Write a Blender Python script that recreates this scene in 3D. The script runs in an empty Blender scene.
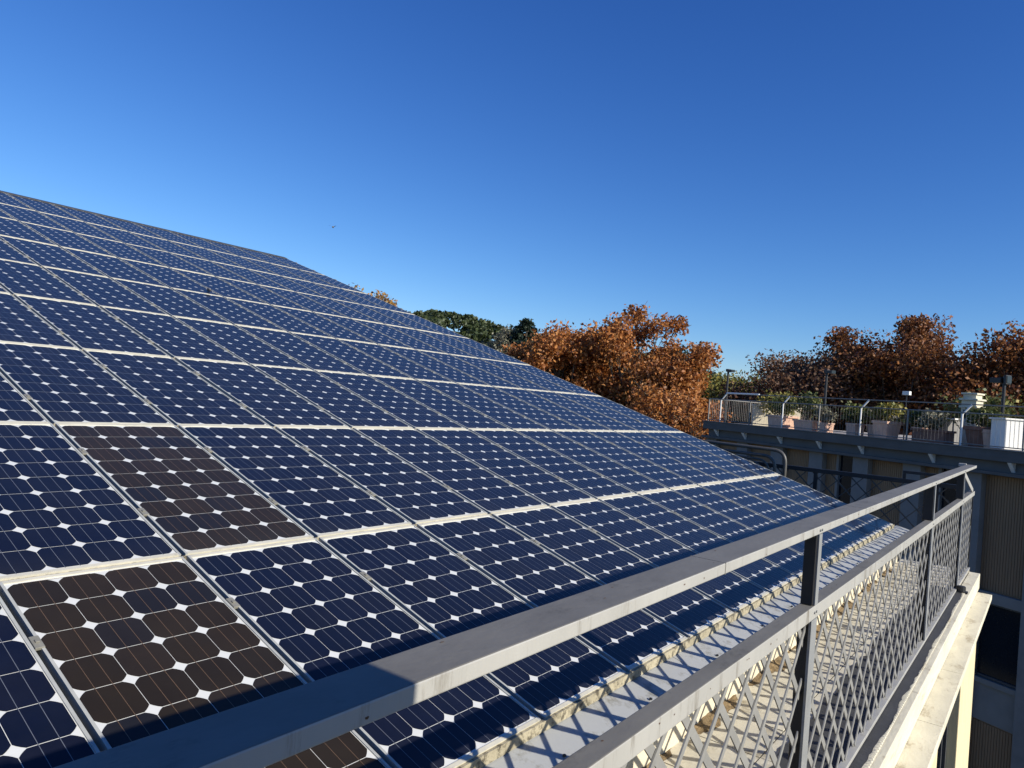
import bpy, bmesh, math, random
import numpy as np
from mathutils import Vector, Matrix

S = bpy.context.scene
COL = S.collection
PI = math.pi
R = math.radians
random.seed(7)
RNG = np.random.default_rng(7)

# ---------------------------------------------------------------- camera, sky, sun, exposure
cam_d = bpy.data.cameras.new('camera')
cam = bpy.data.objects.new('camera', cam_d)
COL.objects.link(cam)
S.camera = cam
CAM = Vector((1.18792, -1.3233, 0.97844))
RIGHT = Vector((0.798863778622783, 0.5964717434616168, 0.07770535667757097))
DOWN = Vector((0.05320739550996645, 0.05860475429294506, -0.9968623053548116))
FWD = Vector((-0.5991541006014858, 0.8004916876683498, 0.015080507494840358))
m = Matrix.Identity(4)
for i in range(3):
    m[i][0] = RIGHT[i]
    m[i][1] = -DOWN[i]
    m[i][2] = -FWD[i]
    m[i][3] = CAM[i]
cam.matrix_world = m
cam_d.sensor_width = 36.0
cam_d.lens = 36.0 * 722.5 / 1024.0
cam_d.clip_start = 0.05
cam_d.clip_end = 5000

SUN_EL, SUN_AZ = 26.0, 0.5            # azimuth measured from +X (south side of the roof) towards +Y
sd = Vector((math.cos(R(SUN_EL)) * math.cos(R(SUN_AZ)), math.cos(R(SUN_EL)) * math.sin(R(SUN_AZ)), math.sin(R(SUN_EL))))
W = bpy.data.worlds.new('World')
S.world = W
W.use_nodes = True
wn = W.node_tree
bg = wn.nodes['Background']
sky = wn.nodes.new('ShaderNodeTexSky')
sky.sky_type = 'NISHITA'
sky.sun_disc = False
sky.sun_elevation = R(SUN_EL)
sky.sun_rotation = math.atan2(sd.x, sd.y)
sky.altitude = 0
sky.air_density = 1.0
sky.dust_density = 0.0
sky.ozone_density = 3.0
# deep clear winter blue: each channel of the sky graded on its own
sep = wn.nodes.new('ShaderNodeSeparateColor')
com = wn.nodes.new('ShaderNodeCombineColor')
wn.links.new(sky.outputs['Color'], sep.inputs['Color'])
for ch, gain, gam in (('Red', 0.354, 1.54), ('Green', 0.642, 1.27), ('Blue', 1.465, 0.98)):
    pw = wn.nodes.new('ShaderNodeMath')
    pw.operation = 'POWER'
    pw.inputs[1].default_value = gam
    ml = wn.nodes.new('ShaderNodeMath')
    ml.operation = 'MULTIPLY'
    ml.inputs[1].default_value = gain
    wn.links.new(sep.outputs[ch], pw.inputs[0])
    wn.links.new(pw.outputs[0], ml.inputs[0])
    wn.links.new(ml.outputs[0], com.inputs[ch])
wn.links.new(com.outputs['Color'], bg.inputs['Color'])
bg.inputs['Strength'].default_value = 0.08
sun_d = bpy.data.lights.new('sun', 'SUN')
sun_d.energy = 5.0
sun_d.angle = R(0.53)
sun_d.color = (1.0, 0.94, 0.83)
sun = bpy.data.objects.new('sun', sun_d)
sun.rotation_euler = sd.to_track_quat('Z', 'Y').to_euler()
sun.location = (40, 0, 30)
COL.objects.link(sun)
S.view_settings.view_transform = 'Standard'
S.view_settings.look = 'None'
S.view_settings.gamma = 1.0
S.view_settings.use_curve_mapping = False
S.view_settings.exposure = 0.3

# ---------------------------------------------------------------- materials
def mat(name, c, rough=0.6, var=0.15, scale=6.0, metal=0.0, bump=0.0, bscale=60.0, coat=0.0, c2=None, stretch=(1, 1, 1), stain=None, spec=0.5):
    M = bpy.data.materials.new(name)
    M.use_nodes = True
    nt = M.node_tree
    b = nt.nodes['Principled BSDF']
    b.inputs['Roughness'].default_value = rough
    b.inputs['Metallic'].default_value = metal
    b.inputs['Coat Weight'].default_value = coat
    b.inputs['Coat Roughness'].default_value = 0.04
    b.inputs['Specular IOR Level'].default_value = spec
    tc = nt.nodes.new('ShaderNodeTexCoord')
    mp = nt.nodes.new('ShaderNodeMapping')
    mp.inputs['Scale'].default_value = stretch
    nt.links.new(tc.outputs['Object'], mp.inputs['Vector'])
    n = nt.nodes.new('ShaderNodeTexNoise')
    n.inputs['Scale'].default_value = scale
    n.inputs['Detail'].default_value = 8
    n.inputs['Roughness'].default_value = 0.65
    nt.links.new(mp.outputs['Vector'], n.inputs['Vector'])
    r = nt.nodes.new('ShaderNodeValToRGB')
    r.color_ramp.elements[0].position = 0.3
    r.color_ramp.elements[1].position = 0.72
    lo = [max(0, x * (1 - var)) for x in c]
    hi = [min(1, x * (1 + var)) for x in (c2 or c)]
    r.color_ramp.elements[0].color = (*lo, 1)
    r.color_ramp.elements[1].color = (*hi, 1)
    nt.links.new(n.outputs['Fac'], r.inputs['Fac'])
    out = r.outputs['Color']
    if stain:
        n2 = nt.nodes.new('ShaderNodeTexNoise')
        n2.inputs['Scale'].default_value = stain[1]
        n2.inputs['Detail'].default_value = 10
        n2.inputs['Roughness'].default_value = 0.75
        nt.links.new(mp.outputs['Vector'], n2.inputs['Vector'])
        r2 = nt.nodes.new('ShaderNodeValToRGB')
        r2.color_ramp.elements[0].position = stain[2]
        r2.color_ramp.elements[1].position = stain[2] + 0.12
        nt.links.new(n2.outputs['Fac'], r2.inputs['Fac'])
        mx = nt.nodes.new('ShaderNodeMix')
        mx.data_type = 'RGBA'
        nt.links.new(r2.outputs['Color'], mx.inputs['Factor'])
        nt.links.new(out, mx.inputs['A'])
        mx.inputs['B'].default_value = (*stain[0], 1)
        out = mx.outputs['Result']
    nt.links.new(out, b.inputs['Base Color'])
    if bump:
        n3 = nt.nodes.new('ShaderNodeTexNoise')
        n3.inputs['Scale'].default_value = bscale
        n3.inputs['Detail'].default_value = 6
        nt.links.new(mp.outputs['Vector'], n3.inputs['Vector'])
        bp = nt.nodes.new('ShaderNodeBump')
        bp.inputs['Strength'].default_value = bump
        bp.inputs['Distance'].default_value = 0.01
        nt.links.new(n3.outputs['Fac'], bp.inputs['Height'])
        nt.links.new(bp.outputs['Normal'], b.inputs['Normal'])
    return M

def island_mat(name, cols, rough=0.6, coat=0.0, trans=0.0, spec=0.5, noise=0.0, dust=0.0):
    """colour picked per loose piece (one leaf, one solar cell)"""
    M = bpy.data.materials.new(name)
    M.use_nodes = True
    nt = M.node_tree
    b = nt.nodes['Principled BSDF']
    b.inputs['Roughness'].default_value = rough
    b.inputs['Coat Weight'].default_value = coat
    b.inputs['Coat Roughness'].default_value = 0.10
    b.inputs['Coat IOR'].default_value = 1.42
    b.inputs['Specular IOR Level'].default_value = spec
    b.inputs['Sheen Weight'].default_value = dust
    b.inputs['Sheen Roughness'].default_value = 0.5
    g = nt.nodes.new('ShaderNodeNewGeometry')
    r = nt.nodes.new('ShaderNodeValToRGB')
    els = r.color_ramp.elements
    while len(els) < len(cols):
        els.new(0.5)
    for i, c in enumerate(cols):
        els[i].position = i / max(1, len(cols) - 1)
        els[i].color = (*c, 1)
    nt.links.new(g.outputs['Random Per Island'], r.inputs['Fac'])
    out = r.outputs['Color']
    if noise:
        tc = nt.nodes.new('ShaderNodeTexCoord')
        n = nt.nodes.new('ShaderNodeTexNoise')
        n.inputs['Scale'].default_value = 9
        n.inputs['Detail'].default_value = 6
        nt.links.new(tc.outputs['Object'], n.inputs['Vector'])
        mr = nt.nodes.new('ShaderNodeMapRange')
        mr.inputs['To Min'].default_value = 1 - noise
        mr.inputs['To Max'].default_value = 1 + noise
        nt.links.new(n.outputs['Fac'], mr.inputs['Value'])
        mx = nt.nodes.new('ShaderNodeMix')
        mx.data_type = 'RGBA'
        mx.blend_type = 'MULTIPLY'
        mx.inputs['Factor'].default_value = 1
        nt.links.new(out, mx.inputs['A'])
        nt.links.new(mr.outputs['Result'], mx.inputs['B'])
        out = mx.outputs['Result']
    if dust:
        # dust film: thin overall, thicker where rain leaves it along the lower frame
        tc2 = nt.nodes.new('ShaderNodeTexCoord')
        sx = nt.nodes.new('ShaderNodeSeparateXYZ')
        nt.links.new(tc2.outputs['Object'], sx.inputs['Vector'])
        me_ = nt.nodes.new('ShaderNodeMapRange')
        me_.inputs['From Min'].default_value = 0.15
        me_.inputs['From Max'].default_value = 0.015
        me_.inputs['To Min'].default_value = 0.0
        me_.inputs['To Max'].default_value = 0.30
        nt.links.new(sx.outputs['Y'], me_.inputs['Value'])
        oi = nt.nodes.new('ShaderNodeObjectInfo')
        ad0 = nt.nodes.new('ShaderNodeVectorMath')
        ad0.operation = 'ADD'
        nt.links.new(tc2.outputs['Object'], ad0.inputs[0])
        nt.links.new(oi.outputs['Location'], ad0.inputs[1])
        nn = nt.nodes.new('ShaderNodeTexNoise')
        nn.inputs['Scale'].default_value = 3.2
        nn.inputs['Detail'].default_value = 9
        nn.inputs['Roughness'].default_value = 0.7
        nt.links.new(ad0.outputs['Vector'], nn.inputs['Vector'])
        mr2 = nt.nodes.new('ShaderNodeMapRange')
        mr2.inputs['From Min'].default_value = 0.42
        mr2.inputs['From Max'].default_value = 0.75
        mr2.inputs['To Max'].default_value = 0.11
        nt.links.new(nn.outputs['Fac'], mr2.inputs['Value'])
        mu = nt.nodes.new('ShaderNodeMath')
        mu.operation = 'MULTIPLY'
        nt.links.new(me_.outputs['Result'], mu.inputs[0])
        nt.links.new(nn.outputs['Fac'], mu.inputs[1])
        ad = nt.nodes.new('ShaderNodeMath')
        ad.operation = 'ADD'
        nt.links.new(mu.outputs[0], ad.inputs[0])
        nt.links.new(mr2.outputs['Result'], ad.inputs[1])
        mxd = nt.nodes.new('ShaderNodeMix')
        mxd.data_type = 'RGBA'
        nt.links.new(ad.outputs[0], mxd.inputs['Factor'])
        nt.links.new(out, mxd.inputs['A'])
        mxd.inputs['B'].default_value = (0.045, 0.043, 0.038, 1)
        out = mxd.outputs['Result']
    nt.links.new(out, b.inputs['Base Color'])
    if trans:
        t = nt.nodes.new('ShaderNodeBsdfTranslucent')
        nt.links.new(out, t.inputs['Color'])
        ms = nt.nodes.new('ShaderNodeMixShader')
        ms.inputs['Fac'].default_value = trans
        nt.links.new(b.outputs['BSDF'], ms.inputs[1])
        nt.links.new(t.outputs['BSDF'], ms.inputs[2])
        nt.links.new(ms.outputs['Shader'], nt.nodes['Material Output'].inputs['Surface'])
    return M

M_rail = mat('grey_paint', (0.38, 0.37, 0.335), 0.5, 0.14, 3, 0, 0.10, 40, stain=((0.20, 0.18, 0.145), 15, 0.55), stretch=(1, 1, 0.12))
M_railtop = mat('shade_toned_grey_paint', (0.165, 0.155, 0.132), 0.65, 0.16, 7, 0, 0.10, 60, stretch=(1, 0.5, 1), stain=((0.10, 0.092, 0.075), 9, 0.56))  # rail tops: weaker sunlight on upward faces put into the colour, plus stains
M_post = mat('shade_dark_grey_paint', (0.014, 0.014, 0.015), 0.5, 0.2, 8)  # shade on the post faces turned from the sun, put into a near-black colour
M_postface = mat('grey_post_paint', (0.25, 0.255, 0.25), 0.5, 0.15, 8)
M_crosslat = mat('dull_grey_lattice', (0.07, 0.065, 0.055), 0.6, 0.2, 8)
M_lattice = mat('grey_lattice_paint', (0.25, 0.245, 0.225), 0.5, 0.15, 10)
M_frame = mat('cream_weathered_frame', (0.54, 0.51, 0.41), 0.6, 0.2, 5, 0, 0.1, 50, stain=((0.24, 0.22, 0.15), 11, 0.58))
M_edge = mat('dirty_cream_edge', (0.42, 0.37, 0.25), 0.8, 0.35, 14, 0, 0.6, 60, stain=((0.10, 0.085, 0.055), 28, 0.47))
M_sideframe = mat('aluminium_frame', (0.40, 0.40, 0.36), 0.45, 0.15, 12)
M_back = mat('white_backsheet', (0.66, 0.66, 0.61), 0.35, 0.05, 8, coat=0.4)
M_cellblue = island_mat('blue_silicon_cell', [(0.0028, 0.0050, 0.0150), (0.0036, 0.0058, 0.0175), (0.0056, 0.0068, 0.0150), (0.0030, 0.0050, 0.0165)], 0.5, 0.40, spec=0.15, noise=0.35, dust=0.018)
M_cellbrown = island_mat('brown_silicon_cell', [(0.018, 0.0130, 0.0070), (0.022, 0.0150, 0.0070), (0.026, 0.0175, 0.009), (0.010, 0.0105, 0.0130)], 0.5, 0.26, spec=0.15, noise=0.3, dust=0.012)
M_bus = mat('silver_busbar', (0.13, 0.14, 0.16), 0.4, 0.1, coat=0.4)
M_busbrown = mat('tarnished_busbar', (0.13, 0.080, 0.040), 0.4, 0.2, coat=0.4)
M_chan = mat('roof_channel', (0.15, 0.142, 0.112), 0.8, 0.3, 9, 0, 0.2)
M_clamp = mat('clamp_metal', (0.22, 0.21, 0.17), 0.4, 0.2, 30)
M_gutter = mat('zinc_flashing', (0.38, 0.385, 0.365), 0.5, 0.06, 4, 0, 0.08, 20, stain=((0.22, 0.21, 0.17), 8, 0.52))
M_cream = mat('cream_render', (0.66, 0.58, 0.42), 0.85, 0.12, 4, 0, 0.3, 50, stain=((0.36, 0.29, 0.18), 6, 0.62))
M_stone = mat('pale_travertine', (0.66, 0.61, 0.46), 0.75, 0.14, 5, 0, 0.25, 45, stretch=(1, .45, 4), stain=((0.36, 0.29, 0.18), 7, 0.55))
M_tile = mat('sandy_floor_tile', (0.60, 0.56, 0.45), 0.8, 0.16, 3, 0, 0.2, 40, stain=((0.30, 0.26, 0.18), 5, 0.54))
M_bitumen = mat('dark_membrane', (0.045, 0.046, 0.048), 0.75, 0.2, 8, 0, 0.3, 60)
M_yellow = mat('yellow_stone', (0.70, 0.60, 0.36), 0.75, 0.12, 3, 0, 0.2, 40, stretch=(3, 3, .7), stain=((0.50, 0.38, 0.20), 6, 0.62))
M_glass = mat('dark_window_glass', (0.012, 0.014, 0.018), 0.08, 0.1)
M_winframe = mat('dark_window_frame', (0.06, 0.062, 0.065), 0.5, 0.1)
M_conc = mat('grey_concrete', (0.21, 0.20, 0.185), 0.85, 0.15, 2, 0, 0.2, 30, stain=((0.20, 0.20, 0.20), 3, 0.6))
M_fascia = mat('blue_grey_fascia', (0.105, 0.10, 0.092), 0.8, 0.2, 1.2, 0, 0.2, 20, stretch=(1, 1, 3), stain=((0.12, 0.13, 0.14), 2.5, 0.58))
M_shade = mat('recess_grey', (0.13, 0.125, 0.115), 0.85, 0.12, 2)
M_shutter = mat('brown_slatted_shutter', (0.27, 0.165, 0.085), 0.7, 0.2, 5, stretch=(8, 8, .3))
M_pale = mat('pale_panel', (0.22, 0.21, 0.19), 0.7, 0.1, 2)
M_white = mat('white_paint', (0.80, 0.78, 0.72), 0.5, 0.05, 4)
M_fence = mat('fence_wire', (0.20, 0.19, 0.17), 0.5, 0.1, 8)
M_terra = mat('terracotta', (0.66, 0.42, 0.30), 0.85, 0.15, 5, 0, 0.2, 30, stain=((0.62, 0.50, 0.40), 5, 0.58))
M_terradark = mat('dark_terracotta', (0.24, 0.12, 0.08), 0.85, 0.2, 5)
M_soil = mat('potting_soil', (0.05, 0.035, 0.025), 0.95, 0.3, 20)
M_floor2 = mat('terrace_paving', (0.42, 0.38, 0.32), 0.85, 0.15, 1.5)
M_black = mat('black_lamp_metal', (0.015, 0.016, 0.018), 0.5, 0.1)
M_bark = mat('mottled_bark', (0.13, 0.105, 0.075), 0.9, 0.4, 4, 0, 0.4, 20)
M_ground = mat('park_ground', (0.09, 0.085, 0.05), 0.95, 0.4, 0.05)
M_hill = mat('hill_soil', (0.05, 0.06, 0.025), 0.95, 0.3, 0.05)
M_pipe = mat('galvanised_pipe', (0.085, 0.08, 0.068), 0.45, 0.15, 6)
M_dirt = mat('dry_leaf_dirt', (0.20, 0.14, 0.07), 0.95, 0.5, 40, 0, 1.0, 90)
M_bird = mat('grey_feather', (0.16, 0.16, 0.17), 0.8, 0.3, 30)
M_plastered = mat('shade_wing_render', (0.55, 0.50, 0.40), 0.85, 0.1, 2, 0, 0.2, 30)
M_rust = mat('rust_orange_leaf_base', (0.2, 0.1, 0.03), 0.9, 0.2)
L_orange = island_mat('orange_plane_leaf', [(0.12, 0.036, 0.010), (0.33, 0.110, 0.024), (0.46, 0.170, 0.036), (0.60, 0.270, 0.075), (0.26, 0.120, 0.048)], 0.6, trans=0.30)
L_gold = island_mat('golden_plane_leaf', [(0.34, 0.15, 0.03), (0.46, 0.26, 0.05), (0.26, 0.13, 0.04), (0.40, 0.30, 0.12)], 0.6, trans=0.30)
L_russet = island_mat('russet_plane_leaf', [(0.055, 0.020, 0.011), (0.13, 0.042, 0.013), (0.24, 0.080, 0.020), (0.36, 0.15, 0.040), (0.17, 0.085, 0.042)], 0.6, trans=0.25)
L_dull = island_mat('dull_brown_leaf', [(0.060, 0.029, 0.018), (0.13, 0.060, 0.030), (0.23, 0.110, 0.048), (0.19, 0.13, 0.080)], 0.65, trans=0.25)
L_pine = island_mat('pine_needle', [(0.016, 0.030, 0.010), (0.040, 0.058, 0.015), (0.066, 0.085, 0.024), (0.028, 0.044, 0.013)], 0.6, trans=0.12)
L_darkpine = island_mat('dark_pine_needle', [(0.008, 0.018, 0.012), (0.018, 0.034, 0.018), (0.028, 0.046, 0.020)], 0.6, trans=0.1)
L_shrub = island_mat('shrub_leaf', [(0.05, 0.07, 0.018), (0.11, 0.135, 0.032), (0.19, 0.20, 0.05), (0.14, 0.12, 0.05)], 0.55, trans=0.25)
L_grey = island_mat('grey_green_leaf', [(0.14, 0.14, 0.09), (0.25, 0.24, 0.16), (0.18, 0.14, 0.09)], 0.6, trans=0.2)
L_yellow = island_mat('yellowing_leaf', [(0.12, 0.13, 0.03), (0.24, 0.23, 0.05), (0.36, 0.28, 0.05), (0.09, 0.11, 0.03)], 0.55, trans=0.25)

# ---------------------------------------------------------------- mesh helpers
class MB:
    def __init__(s):
        s.v, s.f, s.mi = [], [], []
    def add(s, vs, fs, mi=0):
        o = len(s.v)
        s.v += [tuple(v) for v in vs]
        s.f += [tuple(i + o for i in f) for f in fs]
        s.mi += [mi] * len(fs)
        return s
    def box(s, x0, x1, y0, y1, z0, z1, mi=0):
        return s.add([(x0, y0, z0), (x1, y0, z0), (x1, y1, z0), (x0, y1, z0), (x0, y0, z1), (x1, y0, z1), (x1, y1, z1), (x0, y1, z1)],
                     [(0, 3, 2, 1), (4, 5, 6, 7), (0, 1, 5, 4), (1, 2, 6, 5), (2, 3, 7, 6), (3, 0, 4, 7)], mi)
    def bar(s, a, b, w, h, up=(1, 0, 0), mi=0):
        """box beam from a to b; h measured along up, w across it"""
        a, b, up = Vector(a), Vector(b), Vector(up)
        d = (b - a).normalized()
        sv = d.cross(up).normalized()
        u = sv.cross(d).normalized()
        P = []
        for c in (a, b):
            for i, j in ((-1, -1), (1, -1), (1, 1), (-1, 1)):
                P.append(c + sv * (i * w / 2) + u * (j * h / 2))
        return s.add(P, [(0, 3, 2, 1), (4, 5, 6, 7), (0, 1, 5, 4), (1, 2, 6, 5), (2, 3, 7, 6), (3, 0, 4, 7)], mi)
    def tube(s, pts, rad, n=8, mi=0):
        pts = [Vector(p) for p in pts]
        rads = rad if isinstance(rad, (list, tuple)) else [rad] * len(pts)
        rings = []
        ref = Vector((0.123, 0.37, 0.92)).normalized()
        for i, p in enumerate(pts):
            d = (pts[min(i + 1, len(pts) - 1)] - pts[max(i - 1, 0)]).normalized()
            a = d.cross(ref)
            if a.length < 0.1:
                a = d.cross(Vector((1, 0, 0)))
            a.normalize()
            b = d.cross(a)
            rings.append([p + (a * math.cos(2 * PI * k / n) + b * math.sin(2 * PI * k / n)) * rads[i] for k in range(n)])
        vs = [q for r in rings for q in r]
        fs = []
        for i in range(len(pts) - 1):
            for k in range(n):
                fs.append((i * n + k, i * n + (k + 1) % n, (i + 1) * n + (k + 1) % n, (i + 1) * n + k))
        fs.append(tuple(range(n - 1, -1, -1)))
        fs.append(tuple((len(pts) - 1) * n + k for k in range(n)))
        return s.add(vs, fs, mi)
    def lathe(s, prof, n=20, c=(0, 0, 0), mi=0):
        vs = [(c[0] + r * math.cos(2 * PI * k / n), c[1] + r * math.sin(2 * PI * k / n), c[2] + z) for r, z in prof for k in range(n)]
        fs = []
        for i in range(len(prof) - 1):
            for k in range(n):
                fs.append((i * n + k, i * n + (k + 1) % n, (i + 1) * n + (k + 1) % n, (i + 1) * n + k))
        fs.append(tuple(range(n - 1, -1, -1)))
        fs.append(tuple((len(prof) - 1) * n + k for k in range(n)))
        return s.add(vs, fs, mi)
    def build(s, name, mats, parent=None, bevel=0.0, smooth=False):
        me = bpy.data.meshes.new(name)
        me.from_pydata(s.v, [], s.f)
        for M in (mats if isinstance(mats, (list, tuple)) else [mats]):
            me.materials.append(M)
        me.polygons.foreach_set('material_index', s.mi)
        if smooth:
            me.polygons.foreach_set('use_smooth', [True] * len(me.polygons))
        me.update()
        o = bpy.data.objects.new(name, me)
        COL.objects.link(o)
        o.parent = parent
        if bevel:
            bv = o.modifiers.new('bevel', 'BEVEL')
            bv.width = bevel
            bv.segments = 2
            bv.limit_method = 'ANGLE'
        return o

def tag(o, label=None, cat=None, group=None, kind=None):
    if label: o['label'] = label
    if cat: o['category'] = cat
    if group: o['group'] = group
    if kind: o['kind'] = kind
    return o

def empty(name, loc=(0, 0, 0), rotz=0.0, label=None, cat=None, group=None):
    o = bpy.data.objects.new(name, None)
    o.empty_display_size = 0.2
    o.location = loc
    o.rotation_euler = (0, 0, rotz)
    COL.objects.link(o)
    return tag(o, label, cat, group)

def child_copy(src, parent):
    c = src.copy()
    COL.objects.link(c)
    c.parent = parent
    return c

def quads(name, P, A, B, mt, parent=None):
    """leaf cards: centre P, half axes A and B, all (n,3)"""
    n = len(P)
    V = np.empty((n, 4, 3))
    V[:, 0] = P - A
    V[:, 1] = P + B * 0.62 - A * 0.1
    V[:, 2] = P + A
    V[:, 3] = P - B * 0.62 + A * 0.1
    me = bpy.data.meshes.new(name)
    me.vertices.add(4 * n)
    me.vertices.foreach_set('co', V.reshape(-1))
    me.loops.add(4 * n)
    me.loops.foreach_set('vertex_index', np.arange(4 * n, dtype=np.int32))
    me.polygons.add(n)
    me.polygons.foreach_set('loop_start', np.arange(0, 4 * n, 4, dtype=np.int32))
    me.update(calc_edges=True)
    me.materials.append(mt)
    o = bpy.data.objects.new(name, me)
    COL.objects.link(o)
    o.parent = parent
    return o

def rand_axes(n, size, rng):
    a = rng.normal(size=(n, 3))
    a /= np.linalg.norm(a, axis=1)[:, None]
    b = rng.normal(size=(n, 3))
    b -= a * (a * b).sum(1)[:, None]
    b /= np.linalg.norm(b, axis=1)[:, None]
    sz = size * rng.uniform(0.45, 1.5, size=(n, 1))
    return a * sz, b * sz

def polar(az, dist):
    """point at a compass-like angle (degrees from +Y towards +X) and distance from the terrace corner"""
    return CAM.x + dist * math.sin(R(az)), CAM.y + dist * math.cos(R(az))

# ---------------------------------------------------------------- ground and hill
GZ = -14.0
gmb = MB()
gmb.add([(-3000, -3000, GZ), (3000, -3000, GZ), (3000, 3000, GZ), (-3000, 3000, GZ)], [(0, 1, 2, 3)])
tag(gmb.build('ground', M_ground), kind='structure')

def hill_height(az):
    xs = [-64, -56, -50, -45.1, -43, -40.5, -37.5, -35, -31, -26, -21, -14, -4, 8]
    ys = [9, 15, 20, 22.6, 22.3, 21.8, 18.6, 16.5, 14.5, 13.0, 7.0, 2.0, 0.0, -4]
    return float(np.interp(az, xs, ys)) + 0.2
hmb = MB()
NA, ND = 60, 8
for i in range(NA + 1):
    az = -66 + 76 * i / NA
    for j in range(ND + 1):
        t = j / ND
        dist = 150 + 110 * t
        x, y = polar(az, dist)
        z = GZ - 0.5 + (hill_height(az) - GZ) * math.sin(t * PI / 2)
        hmb.v.append((x, y, z))
for i in range(NA):
    for j in range(ND):
        a = i * (ND + 1) + j
        hmb.f.append((a, a + ND + 1, a + ND + 2, a + 1))
        hmb.mi.append(0)
tag(hmb.build('hill', M_hill, smooth=True), kind='structure')

# pines covering the hill: one wooded mass
rng = np.random.default_rng(3)
Ps = []
for k in range(560):
    az = rng.uniform(-64, 6)
    t = rng.uniform(0.25, 1.0)
    dist = 150 + 110 * t
    x, y = polar(az, dist)
    z0 = GZ - 0.5 + (hill_height(az) - GZ) * math.sin(t * PI / 2)
    rr = rng.uniform(2.6, 4.6)
    zc = z0 + rng.uniform(2.8, 4.6)
    n = 210
    u = rng.normal(size=(n, 3))
    u /= np.linalg.norm(u, axis=1)[:, None]
    u *= rng.uniform(0.55, 1.0, size=(n, 1))
    u[:, 2] = np.where(u[:, 2] < -0.3, -u[:, 2], u[:, 2])
    Ps.append(np.array([x, y, zc]) + u * np.array([rr, rr, rr * 0.62]))
P = np.concatenate(Ps)
A, B = rand_axes(len(P), 0.62, rng)
tag(quads('hillside_wood', P, A, B, L_pine), 'dense green umbrella pines covering the far hillside behind the roof', 'wood', kind='stuff')

# ---------------------------------------------------------------- broadleaf trees
def tree(name, label, az, dist, top_z, rx, rz, mt, n=16000, leaf=0.17, seed=1, group='autumn trees beyond the terrace', clumps=70, squash=1.0, trunk_r=0.32, bare=0):
    rng = np.random.default_rng(seed)
    rd = random.Random(seed)
    n = int(n * 2.9)
    leaf *= 0.62
    clumps = int(clumps * 1.35)
    x, y = polar(az, dist)
    o = empty(name, (x, y, GZ), 0, label, 'tree', group)
    cz = top_z - GZ - rz                           # crown centre above the base
    tm = MB()
    lean = Vector((rd.uniform(-.6, .6), rd.uniform(-.6, .6), 0))
    fork = Vector((0, 0, max(2.5, cz - rz * 0.75)))
    tm.tube([(0, 0, -0.3), fork * 0.35 + lean * 0.2, fork + lean * 0.4, Vector((0, 0, cz + rz * 0.45)) + lean], [trunk_r * 1.25, trunk_r, trunk_r * 0.8, trunk_r * 0.22], 9)
    # clump centres, biased to the outside of an uneven crown
    cs = []
    for k in range(clumps):
        v = rng.normal(size=3)
        v /= np.linalg.norm(v)
        rad = rng.uniform(0.35, 1.0) ** 0.45
        wob = 1 + 0.16 * math.sin(3 * math.atan2(v[1], v[0]) + seed) + 0.14 * math.sin(5 * v[2] + seed * 1.7)
        c = v * rad * wob * np.array([rx, rx, rz * (1.0 if v[2] > 0 else squash)]) * 0.95
        cs.append(c + np.array([lean.x, lean.y, cz]))
    for c in cs[: int(clumps * 0.75)]:
        c = Vector(c)
        base = Vector((0, 0, rd.uniform(fork.z * 0.92, cz))) + lean * 0.5
        mid = base.lerp(c, 0.5) + Vector((rd.uniform(-.5, .5), rd.uniform(-.5, .5), rd.uniform(-.2, .5))) * min(1, rx / 3)
        r0 = trunk_r * rd.uniform(0.18, 0.34)
        tm.tube([base, mid, c], [r0, r0 * 0.55, 0.03], 5)
        for q in range(3 + bare):
            e = c + Vector((rd.gauss(0, .5), rd.gauss(0, .5), rd.gauss(0.1, .4))) * min(1, rx / 3.4)
            tm.tube([mid.lerp(c, rd.uniform(.4, 1)), e], [0.03, 0.012], 4)
    tm.build('trunk', M_bark, o)
    Ps = []
    wts = rng.uniform(0.4, 1.6, size=clumps)
    wts /= wts.sum()
    for c, w in zip(cs, wts):
        kk = max(20, int(n * w))
        sg = rng.uniform(0.36, 0.76) * (rx / 4.2) ** 0.5
        Ps.append(c + np.clip(rng.normal(size=(kk, 3)), -1.9, 1.9) * sg * np.array([1, 1, 0.85]))
    P = np.concatenate(Ps)
    A, B = rand_axes(len(P), leaf, rng)
    quads('crown', P, A, B, mt, o)
    return o

tree('plane_tree', 'orange plane tree at the left end of the clump, beside the dark pine', -33.2, 47, 6.3, 3.2, 5.0, L_orange, 15000, 0.17, 11)
tree('plane_tree', 'rust brown plane tree filling the dip between the two tallest orange crowns', -30.4, 50, 5.9, 3.5, 4.8, L_orange, 13000, 0.17, 12)
tree('plane_tree', 'tallest orange plane tree with pale twigs below, in the middle of the clump', -27.2, 46, 6.2, 3.6, 5.4, L_orange, 17000, 0.165, 13, bare=2)
tree('plane_tree', 'bright orange plane tree just left of the terrace fence end', -23.6, 42, 4.75, 2.0, 4.0, L_orange, 12000, 0.15, 14, clumps=46)
tree('plane_tree', 'low tangle of pale bare twigs and rusty leaves at the roof edge', -25.2, 37, 2.2, 2.4, 2.8, L_orange, 4200, 0.13, 15, clumps=50, bare=6)
tree('pine_tree', 'dark green pine poking up at the left of the orange clump', -35.9, 56, 7.0, 1.5, 4.0, L_darkpine, 8000, 0.20, 16, group='evergreen trees by the clump', clumps=34)
tree('round_tree', 'small pale green round tree between the hill and the dark pine', -37.5, 90, 9.4, 2.6, 3.0, L_grey, 4000, 0.24, 17, group='evergreen trees by the clump', clumps=34)
tree('pine_tree', 'dark green tree showing in the gap between two orange crowns', -24.7, 62, 6.3, 2.8, 4.0, L_darkpine, 8000, 0.22, 18, group='evergreen trees by the clump', clumps=34)
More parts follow.
